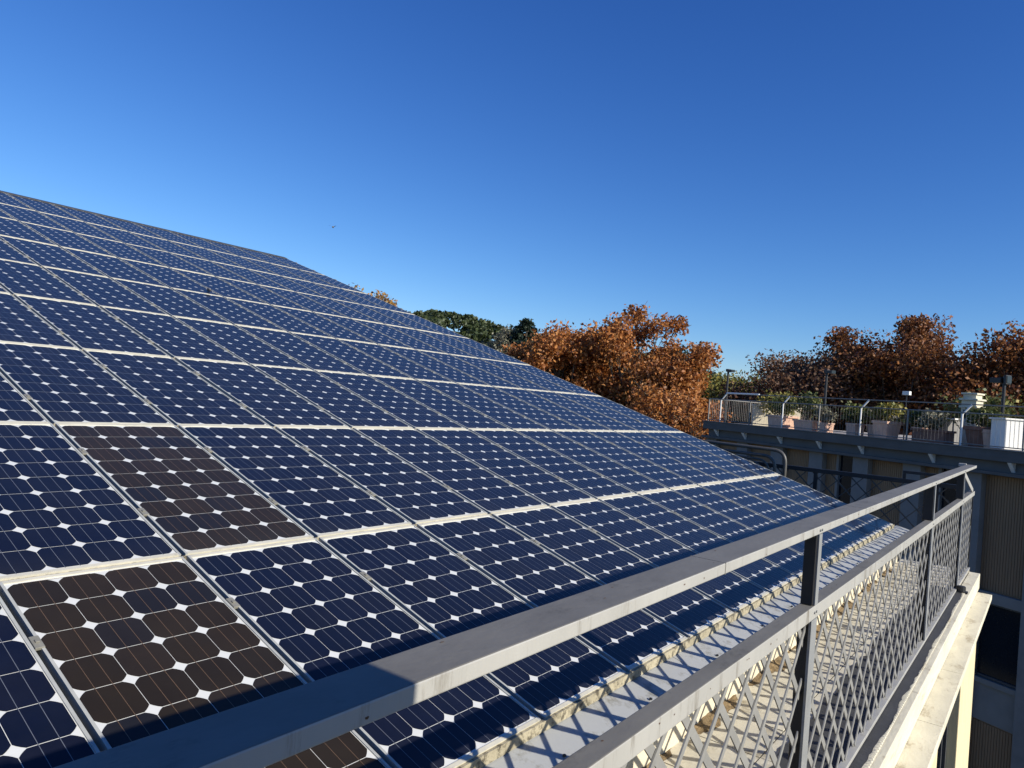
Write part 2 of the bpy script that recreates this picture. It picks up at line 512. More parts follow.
tree('plane_tree', 'golden leaved tree whose tip peeks over the solar roof edge', -47.9, 40, 6.35, 1.0, 2.4, L_gold, 1900, 0.15, 19, clumps=30)
tree('plane_tree', 'thin twig top with few leaves just above the solar roof edge', -50.5, 40, 6.9, 0.45, 2.0, L_gold, 240, 0.12, 20, clumps=10, trunk_r=0.15)
tree('plane_tree', 'low yellow brown tree left of the first lamp post', -19.6, 58, 3.9, 2.8, 3.4, L_yellow, 9000, 0.17, 21)
tree('plane_tree', 'low orange tree at the left end of the terrace fence', -21.6, 66, 2.9, 2.0, 3.0, L_gold, 5000, 0.18, 31, clumps=34)
tree('plane_tree', 'thin greyish brown tree with sky showing through, left of the dark crowns', -16.0, 52, 5.75, 4.2, 5.0, L_dull, 12500, 0.155, 22, bare=3)
tree('plane_tree', 'greyish brown tree behind the second lamp post', -13.3, 53, 6.5, 3.8, 5.4, L_dull, 14000, 0.16, 23, bare=1)
tree('plane_tree', 'tallest dark russet plane tree behind the middle of the terrace', -9.3, 51, 6.75, 5.2, 5.6, L_russet, 26000, 0.165, 24)
tree('plane_tree', 'dark russet tree left of the tallest one, behind the potted shrubs', -11.6, 55, 7.1, 3.4, 5.6, L_russet, 11000, 0.165, 25)
tree('plane_tree', 'dark russet plane tree behind the stone chimney', -6.0, 53, 6.2, 4.4, 6.0, L_russet, 17000, 0.165, 26)
tree('plane_tree', 'reddish plane tree behind the flag shaped lamp', -2.9, 49, 6.75, 4.0, 5.8, L_russet, 15000, 0.165, 27)
tree('plane_tree', 'russet plane tree cut by the right edge of the photo', 1.0, 50, 6.9, 4.0, 5.6, L_orange, 13000, 0.165, 28)

tree('plane_tree', 'farther russet tree closing the gap between the chimney tree and the tallest dark one', -7.6, 60, 6.6, 4.4, 5.6, L_russet, 11000, 0.17, 61)
tree('plane_tree', 'farther greyish brown tree closing the gap left of the second lamp post', -14.9, 62, 6.0, 4.4, 5.6, L_dull, 11000, 0.17, 62)
# ---------------------------------------------------------------- terrace building opposite (local x along the facade, local y into the building, z as world)
TB = empty('terrace_building', (-0.946, 23.321, 0), R(-28.5), 'grey building with a roof terrace, brown shutters and dark windows opposite', 'building')
def tbox(name, mt, *boxes, bevel=0.0, parent=None):
    q = MB()
    for b in boxes:
        q.box(*b)
    return q.build(name, mt, parent or TB, bevel)
T0, T1 = -11.25, 9.0
tbox('fascia', M_fascia, (T0, T1, 0.0, 0.30, 0.19, 0.50), bevel=0.015)
tbox('gutter_edge', M_conc, (T0, T1, -0.03, 0.05, 0.502, 0.53))
tbox('roof_slab', M_conc, (T0, T1, 0.302, 14.0, 0.15, 0.485))
tbox('roof_paving', M_floor2, (T0 + .05, T1, 0.302, 14.0, 0.488, 0.50))
tbox('frieze', M_shade, (T0 + .15, T1, 0.22, 0.9, -0.10, 0.188))
tbox('cornice', M_fascia, (T0 - .1, T1, 0.04, 0.9, -0.20, -0.102), bevel=0.01)
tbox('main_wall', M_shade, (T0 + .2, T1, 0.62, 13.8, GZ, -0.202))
for k in range(-6, 5):
    t = -0.02 + 1.87 * k
    tbox('pilaster', M_conc, (t, t + 0.60, 0.26, 0.618, GZ, -0.203), bevel=0.01)
for k in range(-6, 5):
    t0 = 0.58 + 1.87 * k + 0.005
    t1 = t0 + 1.26
    half = (k in (-3, -1))
    for storey in range(3):
        z1 = -0.21 - 6.9 * storey
        z0 = z1 - 3.28
        if z0 < GZ + 1: break
        q = MB()
        a1 = t0 + (0.45 if half and storey == 0 else 1.25)
        q.box(t0, a1, 0.50, 0.617, z0, z1)
        nsl = int((a1 - t0) / 0.075)
        for j in range(nsl):
            q.box(t0 + j * 0.075 + 0.004, t0 + j * 0.075 + 0.066, 0.478, 0.499, z0 + .03, z1 - .03)
        q.build('shutter', M_shutter, TB)
        if half and storey == 0:
            f = MB()
            f.box(a1 + 0.002, a1 + 0.10, 0.44, 0.617, z0, z1)
            fo = f.build('window_frame', M_conc, TB)
            MB().box(a1 + 0.102, t1 - 0.02, 0.54, 0.617, z0, z1 - 0.02).build('pane', M_glass, fo)
        # sill, strip window, sill, pale spandrel
        tbox('sill', M_pale, (t0, t1, 0.34, 0.616, z0 - 0.30, z0 - 0.002), bevel=0.01)
        w = MB()
        w.box(t0, t0 + .07, 0.46, 0.616, z0 - 2.40, z0 - 0.302).box(t1 - .07, t1, 0.46, 0.616, z0 - 2.40, z0 - 0.302)
        w.box(t0 + .072, t1 - .072, 0.46, 0.616, z0 - 2.40, z0 - 2.34).box(t0 + .072, t1 - .072, 0.46, 0.616, z0 - 0.36, z0 - 0.302)
        wo = w.build('window_frame', M_winframe, TB)
        MB().box(t0 + .074, t1 - .074, 0.52, 0.615, z0 - 2.338, z0 - 0.362).build('pane', M_glass, wo)
        tbox('spandrel', M_pale, (t0, t1, 0.44, 0.616, z0 - 3.60, z0 - 2.42), (t0, t1, 0.36, 0.438, z0 - 2.56, z0 - 2.42))
# white struts under the fascia
for t in (-10.55, -8.9, -7.0, -5.15, -3.4, -0.9, 1.4):
    q = MB()
    q.add([(t, -0.005, 0.185), (t, 0.215, 0.185), (t, 0.215, -0.08), (t + .10, -0.005, 0.185), (t + .10, 0.215, 0.185), (t + .10, 0.215, -0.08)],
          [(0, 1, 2), (3, 5, 4), (0, 3, 4, 1), (1, 4, 5, 2), (2, 5, 3, 0)])
    q.build('bracket', M_white, TB)
def tw(t, d, z):
    """terrace coordinates to world"""
    c, s_ = math.cos(R(-28.5)), math.sin(R(-28.5))
    return (-0.946 + t * c - d * s_, 23.321 + t * s_ + d * c, z)
TR = R(-28.5)

# terrace fence, one thing, its posts parts
FE = empty('terrace_fence', tw(0, 0.14, 0.532), TR, 'thin metal fence with bent white posts along the far terrace edge', 'fence')
posts_t = [-10.36 + 3.447 * k for k in range(5)]
def fpost(t, dark=False):
    q = MB()
    if dark:
        q.box(t - .02, t + .02, -.02, .02, 0, 0.95)
        q.build('thin_post', M_fence, FE)
    else:
        q.tube([(t, 0, 0), (t, 0, 0.90), (t + 0.03, 0.03, 0.96), (t + 0.20, 0.10, 1.20)], 0.027, 8)
        q.build('post', M_white, FE)
for t in posts_t:
    fpost(t)
    fpost(t + 1.72, True)
fpost(-11.1, True)
MB().tube([(-11.1, 0, 0.95), (7, 0, 0.95)], 0.02, 6).build('mid_rail', M_fence, FE)
MB().tube([(-10.16, 0.11, 1.205), (7, 0.11, 1.205)], 0.018, 6).build('top_rail', M_fence, FE)
MB().tube([(-10.16, 0.10, 1.222), (-8.3, 0.10, 1.222)], 0.034, 6).build('white_rail', M_white, FE)
MB().tube([(-11.1, 0, 0.06), (7, 0, 0.06)], 0.015, 6).build('bottom_rail', M_fence, FE)
ts = [-11.1] + sorted([t for t in posts_t] + [t + 1.72 for t in posts_t])
for a, b in zip(ts[:-1], ts[1:]):
    q = MB()
    n = int((b - a) / 0.115)
    for j in range(1, n):
        x = a + (b - a) * j / n
        q.bar((x, 0, 0.07), (x, 0, 0.94), 0.0034, 0.0034, (0, 1, 0))
    q.build('picket_panel', M_fence, FE)
q = MB()
for j in range(1, 60):
    q.bar((-11.1, 0.1 * j, 0.07), (-11.1, 0.1 * j, 0.94), 0.009, 0.009, (1, 0, 0))
q.tube([(-11.1, 0, 0.95), (-11.1, 6, 0.95)], 0.02, 6)
q.build('side_panel', M_fence, FE)

# potted plants and other things on the terrace
def shrub(t, d, z, rx, h, mt, label, name='potted_shrub', n=900, leaf=0.055, seed=1, group='shrubs in the terrace pots'):
    rng = np.random.default_rng(seed)
    o = empty(name, tw(t, d, z), TR, label, 'shrub', group)
    rd = random.Random(seed)
    q = MB()
    cs = []
    for k in range(16):
        e = (rd.uniform(-rx, rx) * .8, rd.uniform(-.22, .22), h * rd.uniform(.35, .95))
        q.tube([(rd.uniform(-rx * .3, rx * .3), 0, -0.03), (e[0] * .6, e[1] * .6, e[2] * .55), e], [0.012, 0.009, 0.004], 4)
        cs.append(e)
    q.build('stem', M_bark, o)
    Ps = []
    for c in cs:
        kk = n // len(cs)
        Ps.append(np.array(c) + np.clip(rng.normal(size=(kk, 3)), -2, 2) * np.array([rx * .22, .12, h * .13]))
    P = np.concatenate(Ps)
    P[:, 2] = np.maximum(P[:, 2], 0.02)
    A, B = rand_axes(len(P), leaf, rng)
    quads('foliage', P, A, B, mt, o)

def box_pot(t, d, w, dp, h, mt, label, rot=0.0, taper=0.88, cat='planter'):
    o = empty('box_planter', tw(t, d, 0.50), TR + rot, label, cat, 'planters behind the terrace fence')
    q = MB()
    a, b = w / 2, dp / 2
    def ring(s_, z): return [(-a * s_, -b * s_, z), (a * s_, -b * s_, z), (a * s_, b * s_, z), (-a * s_, b * s_, z)]
    rings = [ring(taper, 0), ring(.97, h * .84), ring(1.06, h * .84), ring(1.06, h), ring(.9, h), ring(.9, h * .88)]
    vs = [v for r_ in rings for v in r_]
    fs = [(3, 2, 1, 0)]
    for i in range(5):
        for k in range(4):
            fs.append((i * 4 + k, i * 4 + (k + 1) % 4, i * 4 + 4 + (k + 1) % 4, i * 4 + 4 + k))
    q.add(vs, fs)
    q.build('pot_body', mt, o, 0.006)
    MB().box(-a * .89, a * .89, -b * .89, b * .89, h * .80, h * .89).build('soil', M_soil, o)

def round_pot(t, d, r_, h, mt, label):
    o = empty('round_planter', tw(t, d, 0.50), TR, label, 'planter', 'planters behind the terrace fence')
    q = MB()
    q.lathe([(r_ * .70, 0), (r_ * .93, h * .80), (r_ * 1.05, h * .82), (r_ * 1.05, h), (r_ * .92, h), (r_ * .90, h * .86)], 24)
    q.build('pot_body', mt, o)
    MB().lathe([(r_ * .895, h * .80), (r_ * .895, h * .875)], 24).build('soil', M_soil, o)

box_pot(-7.95, 1.2, .95, .75, .50, M_terra, 'pale terracotta box planter right of the leftmost terrace posts', -0.15)
box_pot(-6.55, 1.1, 1.05, .55, .40, M_terra, 'long low terracotta planter beside the second lamp post, left side', -0.1)
box_pot(-5.65, 1.0, .42, .42, .36, M_terra, 'small terracotta planter just right of the second lamp post', -0.2)
box_pot(-4.45, 1.1, .44, .44, .42, M_terra, 'small square terracotta pot behind the third white post', -0.1)
box_pot(-3.75, 1.5, .70, .55, .42, M_terra, 'wide pale terracotta pot between a small pot and a tall one', -0.15)
box_pot(-3.10, .95, .62, .62, .58, M_terra, 'tallest square terracotta pot in the middle of the terrace', -0.1, 0.8)
round_pot(-2.1, 1.4, .34, .46, M_terra, 'round pale terracotta pot left of the slatted brown planter')
box_pot(-1.35, .8, 1.10, .50, .42, M_terradark, 'long dark brown slatted planter left of the fourth white post', 0.0, .97)
round_pot(-0.10, 1.2, .46, .62, M_terradark, 'big round dark terracotta pot right of the fourth white post')
round_pot(0.30, 1.05, .26, .55, M_terra, 'small round pale pot beside the white cabinet')
shrub(-8.6, 1.6, .86, .95, 1.05, L_yellow, 'tall yellow green shrub at the left, above the pale box planter', seed=41, n=1300)
shrub(-7.9, 1.2, .93, .5, .75, L_shrub, 'green shrub growing in the pale box planter', seed=42, n=900)
shrub(-6.55, 1.1, .85, .6, .95, L_shrub, 'green shrub in the long low planter', seed=43, n=900)
shrub(-5.65, 1.0, .81, .38, .6, L_grey, 'sparse grey green shrub in the small planter by the lamp', seed=44, n=500)
shrub(-4.45, 1.1, .86, .42, .72, L_shrub, 'dark green shrub in the small square pot', seed=45, n=900)
shrub(-3.75, 1.5, .86, .55, .62, L_grey, 'grey green bush in the wide pale pot', seed=46, n=1000)
shrub(-3.10, .95, 1.0, .62, .62, L_yellow, 'yellow green bush in the tallest square pot', seed=47, n=900)
shrub(-2.1, 1.4, .90, .42, .55, L_shrub, 'leafy green bush in the round pale pot', seed=48, n=800)
shrub(-1.35, .8, .86, .50, .62, L_grey, 'thin bare grey bush in the slatted brown planter', seed=49, n=500)
shrub(-1.25, 2.6, .50, .95, 1.65, L_shrub, 'big dark green bush standing left of the stone chimney', seed=50, n=1700, leaf=.06)
shrub(-0.10, 1.2, 1.04, .55, .55, L_shrub, 'low green bush in the big round dark pot', seed=51, n=900)
shrub(1.1, 2.4, .50, .9, 1.5, L_yellow, 'yellow green bush behind the white cabinet', seed=52, n=2000, leaf=.07)

CB = empty('white_cabinet', tw(1.05, .95, .50), TR + 1.15, 'white panelled cabinet at the right end of the terrace', 'cabinet')
MB().box(-.55, .55, -.3, .3, 0.04, .86).build('body', M_white, CB, .006)
MB().box(-.60, .60, -.35, .35, .862, .91).build('lid', M_white, CB, .006)
q = MB()
for j in range(9):
    q.box(-.53 + j * .12, -.43 + j * .12, -.309, -.301, .08, .83)
q.build('front_panel', M_white, CB)
MB().bar((.05, -.33, .06), (.48, -.33, .55), .03, .02, (0, 1, 0)).build('brace', M_conc, CB)

for i, (t, d, w, lab) in enumerate([(-2.35, 3.2, .62, 'white table top right of the floodlight'), (-5.0, 3.4, .5, 'small white table behind the second lamp post')]):
    o = empty('terrace_table', tw(t, d, .50), TR, lab, 'table', 'tables on the terrace')
    MB().box(-w / 2, w / 2, -.35, .35, .80, .85).build('table_top', M_white, o, .005)
    for sx in (-1, 1):
        MB().box(sx * (w / 2 - .08) - .03, sx * (w / 2 - .08) + .03, -.3, .3, 0, .798).build('leg', M_conc, o)

LW = empty('low_wall', tw(-9.3, 2.2, .50), TR + 1.0, 'low beige rendered wall behind the leftmost fence bay', 'wall')
MB().box(-.95, .95, -.12, .12, 0, .82).build('wall_body', M_cream, LW, .008)
MB().box(-1.0, 1.0, -.16, .16, .822, .88).build('coping', M_stone, LW, .006)
CH = empty('stone_chimney', tw(-.95, 2.0, .50), TR + 0.12, 'pale stone chimney with stepped cap on the far terrace', 'chimney')
MB().box(-.22, .22, -.22, .22, 0, 1.18).build('shaft', M_stone, CH, .01)
MB().box(-.27, .27, -.27, .27, 1.182, 1.25).box(-.22, .22, -.22, .22, 1.252, 1.42).build('collar', M_stone, CH, .01)
MB().box(-.28, .28, -.28, .28, 1.422, 1.48).box(-.19, .19, -.19, .19, 1.482, 1.60).box(-.24, .24, -.24, .24, 1.602, 1.66).build('cap', M_stone, CH, .01)
q = MB()
q.box(-.14, -.06, -.235, -.222, .85, 1.12).box(.06, .14, -.235, -.222, .85, 1.12).box(.222, .235, -.14, -.06, .85, 1.12).box(.222, .235, .06, .14, .85, 1.12)
q.build('vent_slot', M_black, CH)

def lamp(t, d, h, label, kind):
    o = empty('terrace_lamp', tw(t, d, .50), TR, label, 'lamp post', 'lamp posts on the terrace')
    MB().tube([(0, 0, 0), (0, 0, h)], [.05, .045], 10).build('pole', M_black, o)
    q = MB()
    if kind == 'flag':
        q.box(-.36, -.04, -.12, .12, h - .20, h - .05)
        q.box(.05, .12, -.12, .12, h - .24, h + .03)
    else:
        q.box(-.08, .08, -.08, .08, h, h + .12)
        q.box(.04, .30, -.09, .09, h - .02, h + .09)
    q.build('lamp_head', M_black, o, .01)
    MB().box(.122 if kind == 'flag' else .302, .14 if kind == 'flag' else .31, -.10, .10, h - .20 if kind == 'flag' else h - .02, h if kind == 'flag' else h + .09).build('lens', M_glass, o)
lamp(-11.5, 1.4, 2.25, 'black lamp post left of the terrace, partly against pale sky', 'twin')
lamp(-5.85, 1.1, 2.2, 'black lamp post with two heads in the middle of the terrace', 'twin')
lamp(0.40, 1.3, 2.15, 'black lamp post with a flag shaped head above the white cabinet', 'flag')
o = empty('floodlight', tw(-3.15, 1.9, .50), TR, 'small white floodlight on a thin pole behind the fence', 'floodlight')
MB().tube([(0, 0, 0), (0, 0, 1.52)], .02, 6).build('pole', M_black, o)
MB().box(-.13, .13, -.06, .06, 1.52, 1.65).build('lamp_head', M_white, o, .01)

# ---------------------------------------------------------------- our roof
TH = 0.29997
PU, PV = 0.56, 1.1889
NROW = 9
EX = Vector((0, 1, 0))
EY = Vector((-math.cos(TH), 0, math.sin(TH)))
EZ = Vector((math.sin(TH), 0, math.cos(TH)))
def rp(u, v, w=0.0):
    return EX * u + EY * v + EZ * w
RB = empty('solar_roof_building', (0, 0, 0), 0, 'cream stone building under the solar roof, its facade dropping at right', 'building')
def slab(name, mt, u0, u1, v0, v1, w0, w1, parent):
    vs = [rp(a, b, c) for c in (w0, w1) for a, b in ((u0, v0), (u1, v0), (u1, v1), (u0, v1))]
    q = MB().add(vs, [(0, 3, 2, 1), (4, 5, 6, 7), (0, 1, 5, 4), (1, 2, 6, 5), (2, 3, 7, 6), (3, 0, 4, 7)])
    return q.build(name, mt, parent)
U0, U1 = -4.2, 12 * PU
slab('roof_slab', M_chan, U0, U1 - .01, 0.02, NROW * PV - .01, -.19, -.047, RB)
# back slope beyond the ridge
zr = rp(0, NROW * PV)
q = MB()
q.add([(zr.x, U0, zr.z - .06), (zr.x, U1 - .02, zr.z - .06), (zr.x - 9, U1 - .02, zr.z - 2.6), (zr.x - 9, U0, zr.z - 2.6)], [(0, 1, 2, 3)])
q.build('back_slope', M_chan, RB)
# gable under the slope at the far end and body
q = MB()
q.add([(0.0, U1 - .03, -.25), (zr.x, U1 - .03, zr.z - .25), (zr.x - 9, U1 - .03, zr.z - 2.7), (zr.x - 9, U1 - .03, GZ), (0.0, U1 - .03, GZ),
       (0.0, U0, -.25), (zr.x, U0, zr.z - .25), (zr.x - 9, U0, zr.z - 2.7), (zr.x - 9, U0, GZ), (0.0, U0, GZ)],
      [(0, 1, 2, 3, 4), (9, 8, 7, 6, 5), (0, 4, 9, 5)])
q.build('gable_wall', M_cream, RB)
# upstand wall below the flashing
FZ = -0.43
MB().box(-.30, -0.006, U0, U1 + .4, FZ - .3, -.075).build('upstand_wall', M_cream, RB)
# eave trim: rough cream board closing the panel edge
MB().box(-.015, .004, U0, U1, -.0357, -.004).build('eave_board', M_edge, RB)
# sloping metal flashing
fl = MB()
y = U0
fx0, fx1, fz0, fz1 = -.012, .17, -.036, -.080
k = 0
while y < U1 + .15:
    y2 = min(y + 1.9, U1 + .2)
    dz = .002 * (k % 2)
    fl.add([(fx0, y, fz0 + dz), (fx1, y, fz1 + dz), (fx1, y2 + .03, fz1 + dz), (fx0, y2 + .03, fz0 + dz),
            (fx0, y, fz0 - .004 + dz), (fx1, y, fz1 - .022 + dz), (fx1, y2 + .03, fz1 - .022 + dz), (fx0, y2 + .03, fz0 - .004 + dz)],
           [(0, 1, 2, 3), (7, 6, 5, 4), (1, 5, 6, 2), (0, 4, 5, 1), (3, 2, 6, 7), (0, 3, 7, 4)])
    y = y2
    k += 1
fo = fl.build('flashing', M_gutter, RB)
q = MB()
for yy in np.arange(U0 + .3, U1 + .1, 0.56):
    q.lathe([(.006, 0), (.006, .004), (.003, .006)], 8, (.105, yy + .07 * math.sin(yy * 9), fz0 + (fz1 - fz0) * .62 + .003))
q.build('screw', M_black, RB)

# walkway
def tile_floor(name, x0, x1, y0, y1, z, mt, sx, sy, gap=.006):
    q = MB()
    rd = random.Random(5)
    nx, ny = max(1, round((x1 - x0) / sx)), max(1, round((y1 - y0) / sy))
    dx, dy = (x1 - x0) / nx, (y1 - y0) / ny
    for i in range(nx):
        for j in range(ny):
            zz = z + rd.uniform(-.0015, .0015)
            q.box(x0 + i * dx + gap / 2, x0 + (i + 1) * dx - gap / 2, y0 + j * dy + gap / 2, y0 + (j + 1) * dy - gap / 2, z - .02, zz)
    return q
tag(tile_floor('walkway', -.004, .61, U0, 7.38, FZ, M_tile, .33, .33).build('walkway_floor', M_tile), kind='structure')
tag(MB().box(-.004, .61, U0, 7.4, FZ - .25, FZ - .016).build('walkway_slab_floor', M_chan), kind='structure')
# torn dark membrane strip under the railing
q = MB()
rd = random.Random(9)
y = U0
prev = .36
while y < 6.1:
    st = rd.uniform(.05, .16)
    e = .36 + rd.uniform(-.018, .018)
    z = FZ + .006
    q.add([(prev, y, z), (.667 + rd.uniform(-.004, .004), y, z), (.667, y + st, z), (e, y + st, z)], [(0, 1, 2, 3)])
    prev = e
    y += st
tag(q.build('membrane_floor', M_bitumen), kind='structure')
# dry leaf dirt lying along the foot of the upstand
q = MB()
rdd = random.Random(3)
NX = 6
n = int((6.6 - U0) / .03)
for i in range(n):
    yy = U0 + i * .03
    wd = max(.004, .035 + .030 * math.sin(yy * 7.1) + .022 * math.sin(yy * 17.3 + 1) + rdd.uniform(-.012, .012))
    hh = max(.002, .016 + .012 * math.sin(yy * 7.1) + rdd.uniform(-.005, .006))
    for j in range(NX):
        t = j / (NX - 1)
        q.v.append((-.0055 + wd * t, yy + rdd.uniform(-.01, .01), FZ + .0005 + hh * (1 - t) ** 1.3 * rdd.uniform(.6, 1.3)))
for i in range(n - 1):
    for j in range(NX - 1):
        q.f.append((i * NX + j, (i + 1) * NX + j, (i + 1) * NX + j + 1, i * NX + j + 1))
        q.mi.append(0)
tag(q.build('leaf_litter', M_dirt), kind='stuff')

# coping, ledge and facade of our building
q = MB()
rd = random.Random(2)
y = U0
while y < 7.25:
    y2 = min(y + 1.22, 7.3)
    q.box(.612, .704, y + .002, y2 - .002, FZ - .145, FZ + .002)
    y = y2
q.build('coping', M_stone, RB, .004)
# uneven sealant along the membrane edge
q = MB()
y = U0
w2 = .008
while y < 6.1:
    st = rd.uniform(.015, .04)
    w = w2
    w2 = min(.018, max(.002, w + rd.uniform(-.004, .004)))
    q.add([(.664 - w, y, FZ + .007), (.672, y, FZ + .007), (.672, y + st, FZ + .007), (.664 - w2, y + st, FZ + .007), (.666, y + st / 2, FZ + .011)], [(0, 1, 4), (1, 2, 4), (2, 3, 4), (3, 0, 4)])
    y += st
q.build('sealant', M_stone, RB)
q = MB()
y = U0
while y < 7.0:
    y2 = min(y + 1.05, 7.1)
    q.box(.55, .822, y + .002, y2 - .002, FZ - .195, FZ - .147)
    y = y2
q.build('ledge', M_stone, RB, .004)
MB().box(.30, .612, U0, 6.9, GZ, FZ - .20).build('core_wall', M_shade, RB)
for a, b in ((-4.2, -2.4), (-1.0, .5), (.9, 1.55), (2.35, 2.95), (3.35, 3.95), (5.43, 6.85)):
    MB().box(.613, .735, a, b, GZ, FZ - .197).build('pilaster', M_yellow, RB, .006)
for a, b in ((-2.4, -1.0), (.5, .9), (1.55, 2.35), (2.95, 3.35), (3.95, 5.43)):
    f = MB()
    n = max(1, int((b - a) / .32))
    for j in range(n + 1):
        yy = a + .03 + (b - a - .06) * j / n
        f.box(.614, .665, yy - .025, yy + .025, GZ + 1, FZ - .20)
    fo = f.build('window_frame', M_winframe, RB)
    MB().box(.6135, .625, a + .056, b - .056, GZ + 1, FZ - .21).build('pane', M_glass, fo)
# small black outlet at the end of the membrane
ol = empty('drain_outlet', (.640, 6.12, FZ + .005), 0, 'small black drain outlet where the dark strip ends by the stone coping', 'drain')
MB().lathe([(.035, 0), (.035, .05), (.028, .055)], 12).build('spout', M_black, ol)
MB().box(-.05, .05, -.035, .035, -.002, .012).build('base_plate', M_black, ol)

# ---------------------------------------------------------------- solar panels
PW, PL = PU - .026, PV - .010
def panel_meshes():
    fr = MB()
    lip = .008
    fr.box(0, lip, 0, PL, -.040, 0, 1)
    fr.box(PW - lip, PW, 0, PL, -.040, 0, 1)
    fr.box(lip, PW - lip, 0, .013, -.040, 0, 0)
    fr.box(lip, PW - lip, PL - .013, PL, -.040, 0, 0)
    a = fr.build('frame', [M_frame, M_sideframe])
    bs = MB()
    bs.add([(lip, .013, -.0035), (PW - lip, .013, -.0035), (PW - lip, PL - .013, -.0035), (lip, PL - .013, -.0035)], [(0, 1, 2, 3)])
    b = bs.build('backsheet', M_back)
    out = [a, b]
    cp = (0.1288, 0.1266)
    ox, oy = (PW - 4 * cp[0]) / 2, (PL - 9 * cp[1]) / 2
    for nm, mc, mbus in (('blue', M_cellblue, M_bus), ('brown', M_cellbrown, M_busbrown)):
        q = MB()
        hw, hy = .0637, .0625
        cut = .0205
        pts = []
        for cx, cy, a0 in ((1, 1, 0), (-1, 1, 90), (-1, -1, 180), (1, -1, 270)):
            # corner arc of a pseudo square wafer
            s0 = math.degrees(math.asin((hy - cut) / .0752))
            for t in (0, .33, .67, 1):
                an = R(a0 + s0 + (90 - 2 * s0) * t)
                rr = .0752
                pts.append((max(-hy, min(hy, rr * math.cos(an))) * hw / hy, max(-hy, min(hy, rr * math.sin(an)))))
        for i in range(4):
            for j in range(9):
                cx, cy = ox + (i + .5) * cp[0], oy + (j + .5) * cp[1]
                q.add([(cx + x, cy + y_, -.0030) for x, y_ in pts], [tuple(range(len(pts)))], 0)
        for i in range(4):
            cx = ox + (i + .5) * cp[0]
            for off in (-.021, .021):
                q.add([(cx + off - .0008, oy - .003, -.0026), (cx + off + .0008, oy - .003, -.0026), (cx + off + .0008, oy + 9 * cp[1] - .002, -.0026), (cx + off - .0008, oy + 9 * cp[1] - .002, -.0026)], [(0, 1, 2, 3)], 1)
        # thin collector ribbon at the upper end
        for i in (0, 2):
            x0 = ox + (i + .5) * cp[0] - .03
            q.add([(x0, PL - .021, -.0026), (x0 + .19, PL - .021, -.0026), (x0 + .19, PL - .0195, -.0026), (x0, PL - .0195, -.0026)], [(0, 1, 2, 3)], 1)
        out.append(q.build('cells', [mc, mbus]))
    c = MB()
    c.box(-.0115, .0115, -.026, .026, -.006, .003)
    c.box(-.005, .005, -.006, .006, .003, .007)
    out.append(c.build('clamp', M_clamp, None, .0015))
    return out
p_frame, p_back, p_blue, p_brown, p_clamp = panel_meshes()
ORD = ['first', 'second', 'third', 'fourth', 'fifth', 'sixth', 'seventh', 'eighth', 'ninth', 'tenth', 'eleventh', 'twelfth', 'thirteenth', 'fourteenth', 'fifteenth', 'sixteenth', 'seventeenth']
BR = [(0, 1), (-1, 0)]
mrot = Matrix((( EX.x, EY.x, EZ.x), (EX.y, EY.y, EZ.y), (EX.z, EY.z, EZ.z))).to_euler()
first_col = {0: -2, 1: -2, 2: -2, 3: -2, 4: -1, 5: 0, 6: 1, 7: 1, 8: 2}
rdp = random.Random(4)
used = set()
def put(src, parent, loc=None):
    if src.name not in used:
        used.add(src.name)
        src.parent = parent
        c = src
    else:
        c = child_copy(src, parent)
    if loc: c.location = loc
    return c
for r_ in range(NROW):
    for s_ in range(first_col[r_], 12):
        o = empty('photovoltaic_module')
        p = rp(s_ * PU + .010 + {0: .006, -1: .016, -2: .026}.get(s_, 0), r_ * PV + .005, rdp.uniform(-.0015, .0015))
        o.location = p
        o.rotation_euler = mrot
        brown = (s_, r_) in BR
        lab = '%s solar panel, %s row up from the eave, %s column from the roof\'s far edge' % ('brown' if brown else 'blue', ORD[r_], ORD[11 - s_])
        if brown:
            lab = 'brown discoloured solar panel in the eave row, below the other brown one' if r_ == 0 else 'brown discoloured solar panel in the second row, above the other brown one'
        tag(o, lab, 'solar panel', 'solar panels covering the roof')
        put(p_frame, o)
        put(p_back, o)
        put(p_brown if brown else p_blue, o)
        for vv in (.27, .74):
            put(p_clamp, o, (PW + .013, PL * vv, 0))
slab('ridge_cap', M_winframe, U0, U1, NROW * PV - .02, NROW * PV + .09, -.03, .006, RB)
# filler strips between the rows
for r_ in range(1, NROW):
    a = rp(U0, r_ * PV, -.016)
    b = rp(U1, r_ * PV, -.016)
    MB().bar(a, b, .010, .02, EZ).build('joint_strip', M_edge, RB)

